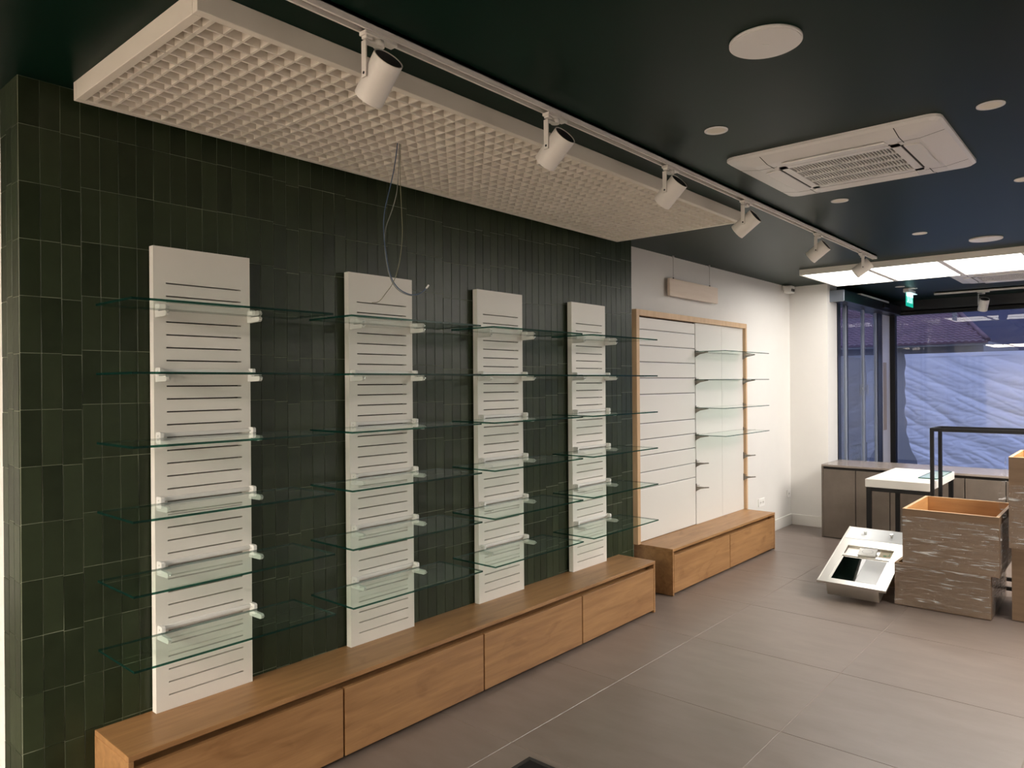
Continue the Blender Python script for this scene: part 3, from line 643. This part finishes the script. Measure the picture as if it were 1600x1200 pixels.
# ------------------------------------------------------------------ stacked drawer boxes in stretch film
def wrap_sheet(b, f, nu, nv, amp, fr, seed):
    """crumpled film patch: f(u,v) -> (point, normal)"""
    vs = []
    for j in range(nv + 1):
        for i in range(nu + 1):
            p, n = f(i / nu, j / nv); q = Vector((p.x * fr[0], p.y * fr[1], p.z * fr[2])) + Vector((seed, seed * 1.7, 0))
            r = noise.noise(q) + .5 * noise.noise(q * 2.3); vs.append(b.bm.verts.new(p + n * (amp * (1.2 + r))))
    for j in range(nv):
        for i in range(nu):
            k = j * (nu + 1) + i; fc = b.bm.faces.new((vs[k], vs[k + 1], vs[k + nu + 2], vs[k + nu + 1])); fc.smooth = True
def side_board(t, a, c, th, h, s):
    o = part('side_board', B().box(s * a - (th if s > 0 else 0), s * a + (0 if s > 0 else th), -c + th, c - th, 0, h), ['box_inner', 'box_outer'], t)
    for p_ in o.data.polygons: p_.material_index = 1 if p_.normal.x * s > .5 else 0
def drawer_box(label, x0, x1, y0, y1, z0, z1, wrap, seed):
    t = thing('drawer_box', label, 'box', ((x0 + x1) / 2, (y0 + y1) / 2, z0), 'wooden drawer boxes'); a, c, h, th = (x1 - x0) / 2, (y1 - y0) / 2, z1 - z0, .019
    part('front_board', B().box(-a, a, -c, -c + th, 0, h, .001), ['box_outer'], t)
    part('back_board', B().box(-a, a, c - th, c, 0, h, .001), ['box_inner'], t)
    for s in (-1, 1): side_board(t, a, c, th, h, s)
    part('bottom_board', B().box(-a + th, a - th, -c + th, c - th, .008, .016), 'box_inner', t)
    # light edge banding on the rim
    part('rim_edge', B().box(-a, a, -c, -c + th, h, h + .0012).box(-a, a, c - th, c, h, h + .0012).box(-a, -a + th, -c + th, c - th, h, h + .0012).box(a - th, a, -c + th, c - th, h, h + .0012), 'frame_oak', t)
    if wrap:
        w0, w1 = wrap; wb = B()
        wrap_sheet(wb, lambda u, v: (Vector((-a + 2 * a * u, -c - .001, h * (w0 + (w1 - w0) * v))), Vector((0, -1, 0))), 46, 36, .0035, (7, 7, 34), seed)
        wrap_sheet(wb, lambda u, v: (Vector((-a - .001, -c + 2 * c * u, h * (w0 + (w1 - w0) * v))), Vector((-1, 0, 0))), 30, 30, .0035, (7, 7, 34), seed + 3)
        wrap_sheet(wb, lambda u, v: (Vector((a + .001, -c + 2 * c * u, h * (w0 + (w1 - w0) * v))), Vector((1, 0, 0))), 24, 24, .0035, (7, 7, 34), seed + 5)
        part('stretch_wrap', wb, 'stretch_film', t)
    return t
drawer_box('lower film wrapped wooden box beside the steel sink', 1.516, 2.098, 5.70, 6.385, .004, .300, (.02, .98), 1.)
drawer_box('upper open film wrapped wooden box on the middle stack', 1.579, 2.150, 5.655, 6.385, .3025, .698, (.02, .88), 4.)
drawer_box('plain wooden box at the bottom of the right hand stack', 2.200, 2.80, 5.80, 6.385, .004, .488, None, 0)
tb = drawer_box('film wrapped wooden box on top of the right hand stack', 2.192, 2.80, 5.75, 6.385, .4905, 1.090, (.0, .70), 9.)
fl_ = B(); wrap_sheet(fl_, lambda u, v: (Vector((-.310 - .075 * math.sin(math.pi * min(1, v * 1.2)) * (1 - u) * v, -.36 + .05 * u, .36 - .28 * v + .24 * (1 - v))), Vector((-1, -.3, 0))), 10, 22, .006, (20, 20, 14), 11.)
part('film_flap', fl_, 'stretch_film', tb)

# ------------------------------------------------------------------ inset steel sink lying tilted on the floor
ang = math.atan2(.406 - .135, 6.303 - 5.5)
t = thing('steel_sink', 'stainless inset sink with drainer lying tilted on the floor beside the boxes', 'sink', (1.274, 5.5, .1335), rot=(ang, 0, 0)); SWd, SLn = .231, .85
bl0, bl1, bx0, bx1 = .055, .40, -.165, .165
# rim plate with bowl opening and shallow tray opening
ty0, ty1 = .43, .555
rim = B()
def fr_(x0, x1, y0, y1, z0=-.004, z1=0.): rim.box(x0, x1, y0, y1, z0, z1)
fr_(-SWd, bx0, 0, SLn); fr_(bx1, SWd, 0, SLn); fr_(bx0, bx1, 0, bl0); fr_(bx0, bx1, bl1, ty0); fr_(bx0, bx1, ty1, SLn)
part('rim', rim, 'sink_steel', t)
part('rim_lip', B().box(-SWd - .003, SWd + .003, -.003, .004, -.016, .002).box(-SWd - .003, -SWd + .004, 0, SLn, -.012, .002).box(SWd - .004, SWd + .003, 0, SLn, -.012, .002), 'sink_steel', t)
bw = B(); e = .012
bw.box(bx0 - e, bx0 - e + .002, bl0 - .03, bl1 + .01, -.118, -.004).box(bx1 + e - .002, bx1 + e, bl0 - .03, bl1 + .01, -.118, -.004).box(bx0 - e, bx1 + e, bl0 - .03, bl0 - .028, -.118, -.004).box(bx0 - e, bx1 + e, bl1 + .008, bl1 + .01, -.118, -.004).box(bx0 - e, bx1 + e, bl0 - .03, bl1 + .01, -.120, -.118)
part('bowl', bw, 'sink_steel', t)
part('bowl_ledge', B().box(bx0, bx1, bl0, bl0 + .012, -.014, -.006).box(bx0, bx1, bl1 - .012, bl1, -.014, -.006).box(bx0, bx0 + .012, bl0, bl1, -.014, -.006).box(bx1 - .012, bx1, bl0, bl1, -.014, -.006), 'sink_steel', t)
part('glass_board', B().box(bx0 + .013, .01, bl0 + .013, bl1 - .013, -.014, -.006), 'basin_glass', t)
part('white_board', B().box(.012, bx1 - .013, bl0 + .013, bl1 - .013, -.016, -.005), 'film_white', t)
part('tray', B().box(bx0, bx1, ty0, ty1, -.022, -.018).box(bx0, bx1, ty1 - .002, ty1, -.018, -.004), 'sink_steel', t)
part('drainer_film', B().box(-SWd + .012, SWd - .012, ty1 + .105, SLn - .006, .0003, .0016, .0006), 'film_white', t)
for xx in (-.085, .105): part('tap_bolt', B().cyl((xx, .745, .001), .009, .022, (0, 0, 1), 14).cyl((xx, .745, .023), .013, .007, (0, 0, 1), 6), 'steel', t)
M = Matrix.Translation((1.274, 5.5, .1335)) @ Matrix.Rotation(ang, 4, 'X')
bk = thing('booklet', 'white instruction booklet lying across the steel sink', 'booklet'); bk.matrix_world = M @ Matrix.Translation((.0, .468, .003)) @ Matrix.Rotation(.08, 4, 'Z')
part('pages', B().box(-.062, .062, -.052, .052, -.0015, .010, .001), 'paper_white', bk)
rg = B(); rg.bm; n = 28
for i in range(n):
    a0, a1 = 2 * math.pi * i / n, 2 * math.pi * (i + 1) / n
    rg.quad(*[(r_ * math.cos(a) * 1.2, r_ * math.sin(a), .0104) for r_, a in ((.030, a0), (.032, a0), (.032, a1), (.030, a1))])
rg.box(-.052, -.022, .040, .044, .0100, .0103); part('print', rg, 'grey_ink', bk)
cd_ = thing('paper_card', 'cream paper card with a green mark in the sink tray', 'card'); cd_.matrix_world = M @ Matrix.Translation((.118, .492, -.0165))
part('card', B().box(-.045, .045, -.058, .058, 0, .0012), 'paper_cream', cd_)
gi = B(); gi.cyl((-.005, -.006, .0013), .012, .0003, (0, 0, 1), 14).box(-.005, .030, -.004, .002, .0013, .0016).box(.020, .026, .0, .03, .0013, .0016); part('green_mark', gi, 'green_ink', cd_)
# wooden offcut holding the far end up
tag(part('support_block', B().box(1.10, 1.46, 6.15, 6.26, 0, .338, .002), 'box_outer'), 'wooden block hidden under the raised end of the steel sink', 'block')

# black mat at the bottom of the picture
mt = thing('floor_mat', 'corner of a black floor mat at the bottom edge of the picture', 'mat', (1.25, 1.95, 0))
part('mat', B().box(-.368, .45, -.45, .418, 0, .006, .002), 'black_plastic', mt); part('border', B().box(-.368, .45, .400, .418, .006, .008).box(-.368, -.350, -.45, .400, .006, .008), 'dark_gap', mt)

# ------------------------------------------------------------------ protective sheets outside the glass and the street
def sheet(name, f, nu, nv, m, label):
    V, F = [], []
    for j in range(nv + 1):
        for i in range(nu + 1): V.append(f(i / nu, j / nv))
    for j in range(nv):
        for i in range(nu):
            k = j * (nu + 1) + i; F.append((k, k + 1, k + nu + 2, k + nu + 1))
    me = bpy.data.meshes.new(name); me.from_pydata(V, [], F); me.materials.append(MAT[m])
    for p_ in me.polygons: p_.use_smooth = True
    return tag(ob(name, me), label, 'plastic sheet')
def ridged(p): return 1 - abs(noise.noise(p)) * 2
def f1(u, v):
    left = .455 + .10 * max(0, .55 - v) * abs(math.sin(v * 9)) - .03 * v + .05 * noise.noise(Vector((0, v * 7, 3)))
    if v < .22: left += .35 * (.22 - v) ** 1.2 * 2
    x = left + (5.15 - left) * u ** 1.25; z = .40 + (1.955 + .004 * x - .40) * v; w = (1 - v) ** .8
    a, c = x * .90 - z * .42, x * .42 + z * .90
    d = .020 * ridged(Vector((a * .8, c * 3.4, 0))) ** 2 * (.30 + w) + .010 * ridged(Vector((a * 2.2, c * 11, 5))) ** 2 * (.18 + w) + .006 * ridged(Vector((x * 5, z * 16, 9))) ** 3 * w + .004 * noise.noise(Vector((x * 14, z * 14, 2))) * w
    return (x, 10.915 - d * (1. if v < .97 else .3), z)
sheet('plastic_sheet', f1, 420, 170, 'plastic_sheet', 'wrinkled pale blue plastic sheet stretched over the outside of the shop window')
def f2(u, v):
    y = 8.55 + 1.75 * u; z = .0 + 1.90 * v; return (.10 + .012 * noise.noise(Vector((y * 3, z * 2.2, 1))), y, z)
sheet('plastic_sheet', f2, 60, 60, 'grey_sheet', 'grey plastic sheet hanging outside the sliding entrance door')
def poster():
    t_ = thing('poster', 'dark patterned poster low down behind the entrance door glass', 'poster', (.120, 9.90, .42))
    part('print', B().box(0, .003, -.33, .35, 0, .37), noisy('poster_print', (.06, .06, .06), (.38, .37, .30), (6, 30, 22), .6).name, t_)
poster()
struct(part('wall_alley', B().box(-2.2, -2.0, 8.6, 15.5, -.12, 5.), 'dusk_plaster')); struct(part('ground_outside', B().box(-40, 40, 10.9, 60, -.3, -.12).box(-40, -.46, .9, 10.9, -.3, -.12).box(-.46, .24, 8.51, 10.9, -.3, -.12), 'asphalt'))
bl = thing('neighbour_house', 'house across the street with a purple brown tiled roof', 'building', (0, 17, 0))
part('wall', B().box(-9, .42, .45, 6, -.12, 2.42), 'dusk_plaster', bl)
part('gutter', B().box(-9, .56, .02, .16, 2.30, 2.40), 'dusk_plaster', bl)
# pantile roof: rows of half-round tiles with a hipped right end
V, F = [], []; cw, rl = .12, .135; rows = 30
for r_ in range(rows):
    xr = .55 - r_ * .06; y0_ = r_ * rl * .9; z0_ = 2.37 + r_ * rl * .42
    nseg = int((xr + 9) / (cw / 6)); pr = []
    for i in range(nseg + 1):
        x = xr - i * cw / 6; h = .028 * abs(math.sin(math.pi * (x / cw))); pr.append((x, h))
    k0 = len(V)
    for x, h in pr: V.append((x, y0_ - .02, z0_ + h)); V.append((x, y0_ + rl * .95, z0_ + rl * .42 + h * .9)); V.append((x, y0_ - .02, z0_ - .03))
    for i in range(nseg):
        a = k0 + 3 * i; F.append((a, a + 3, a + 4, a + 1)); F.append((a + 2, a + 5, a + 3, a))
me = bpy.data.meshes.new('roof'); me.from_pydata(V, [], F); me.materials.append(MAT['roof_tile']); o = ob('roof', me, bl); o['kind'] = 'stuff'
hp = B(); hp.tube([(.56 - i * .1, i * .2025, 2.40 + i * .0945) for i in range(19)], .045, 8); part('hip_ridge', hp, 'roof_tile', bl)
db = thing('dark_facade', 'dark building rising behind the tiled roof across the street', 'building', (0, 24, 0))
part('wall', B().box(-16, 22, 0, 3, -.12, 9), 'dark_facade', db); part('parapet', B().box(-16, 22, -.1, 3, 9, 9.3), 'dusk_plaster', db)
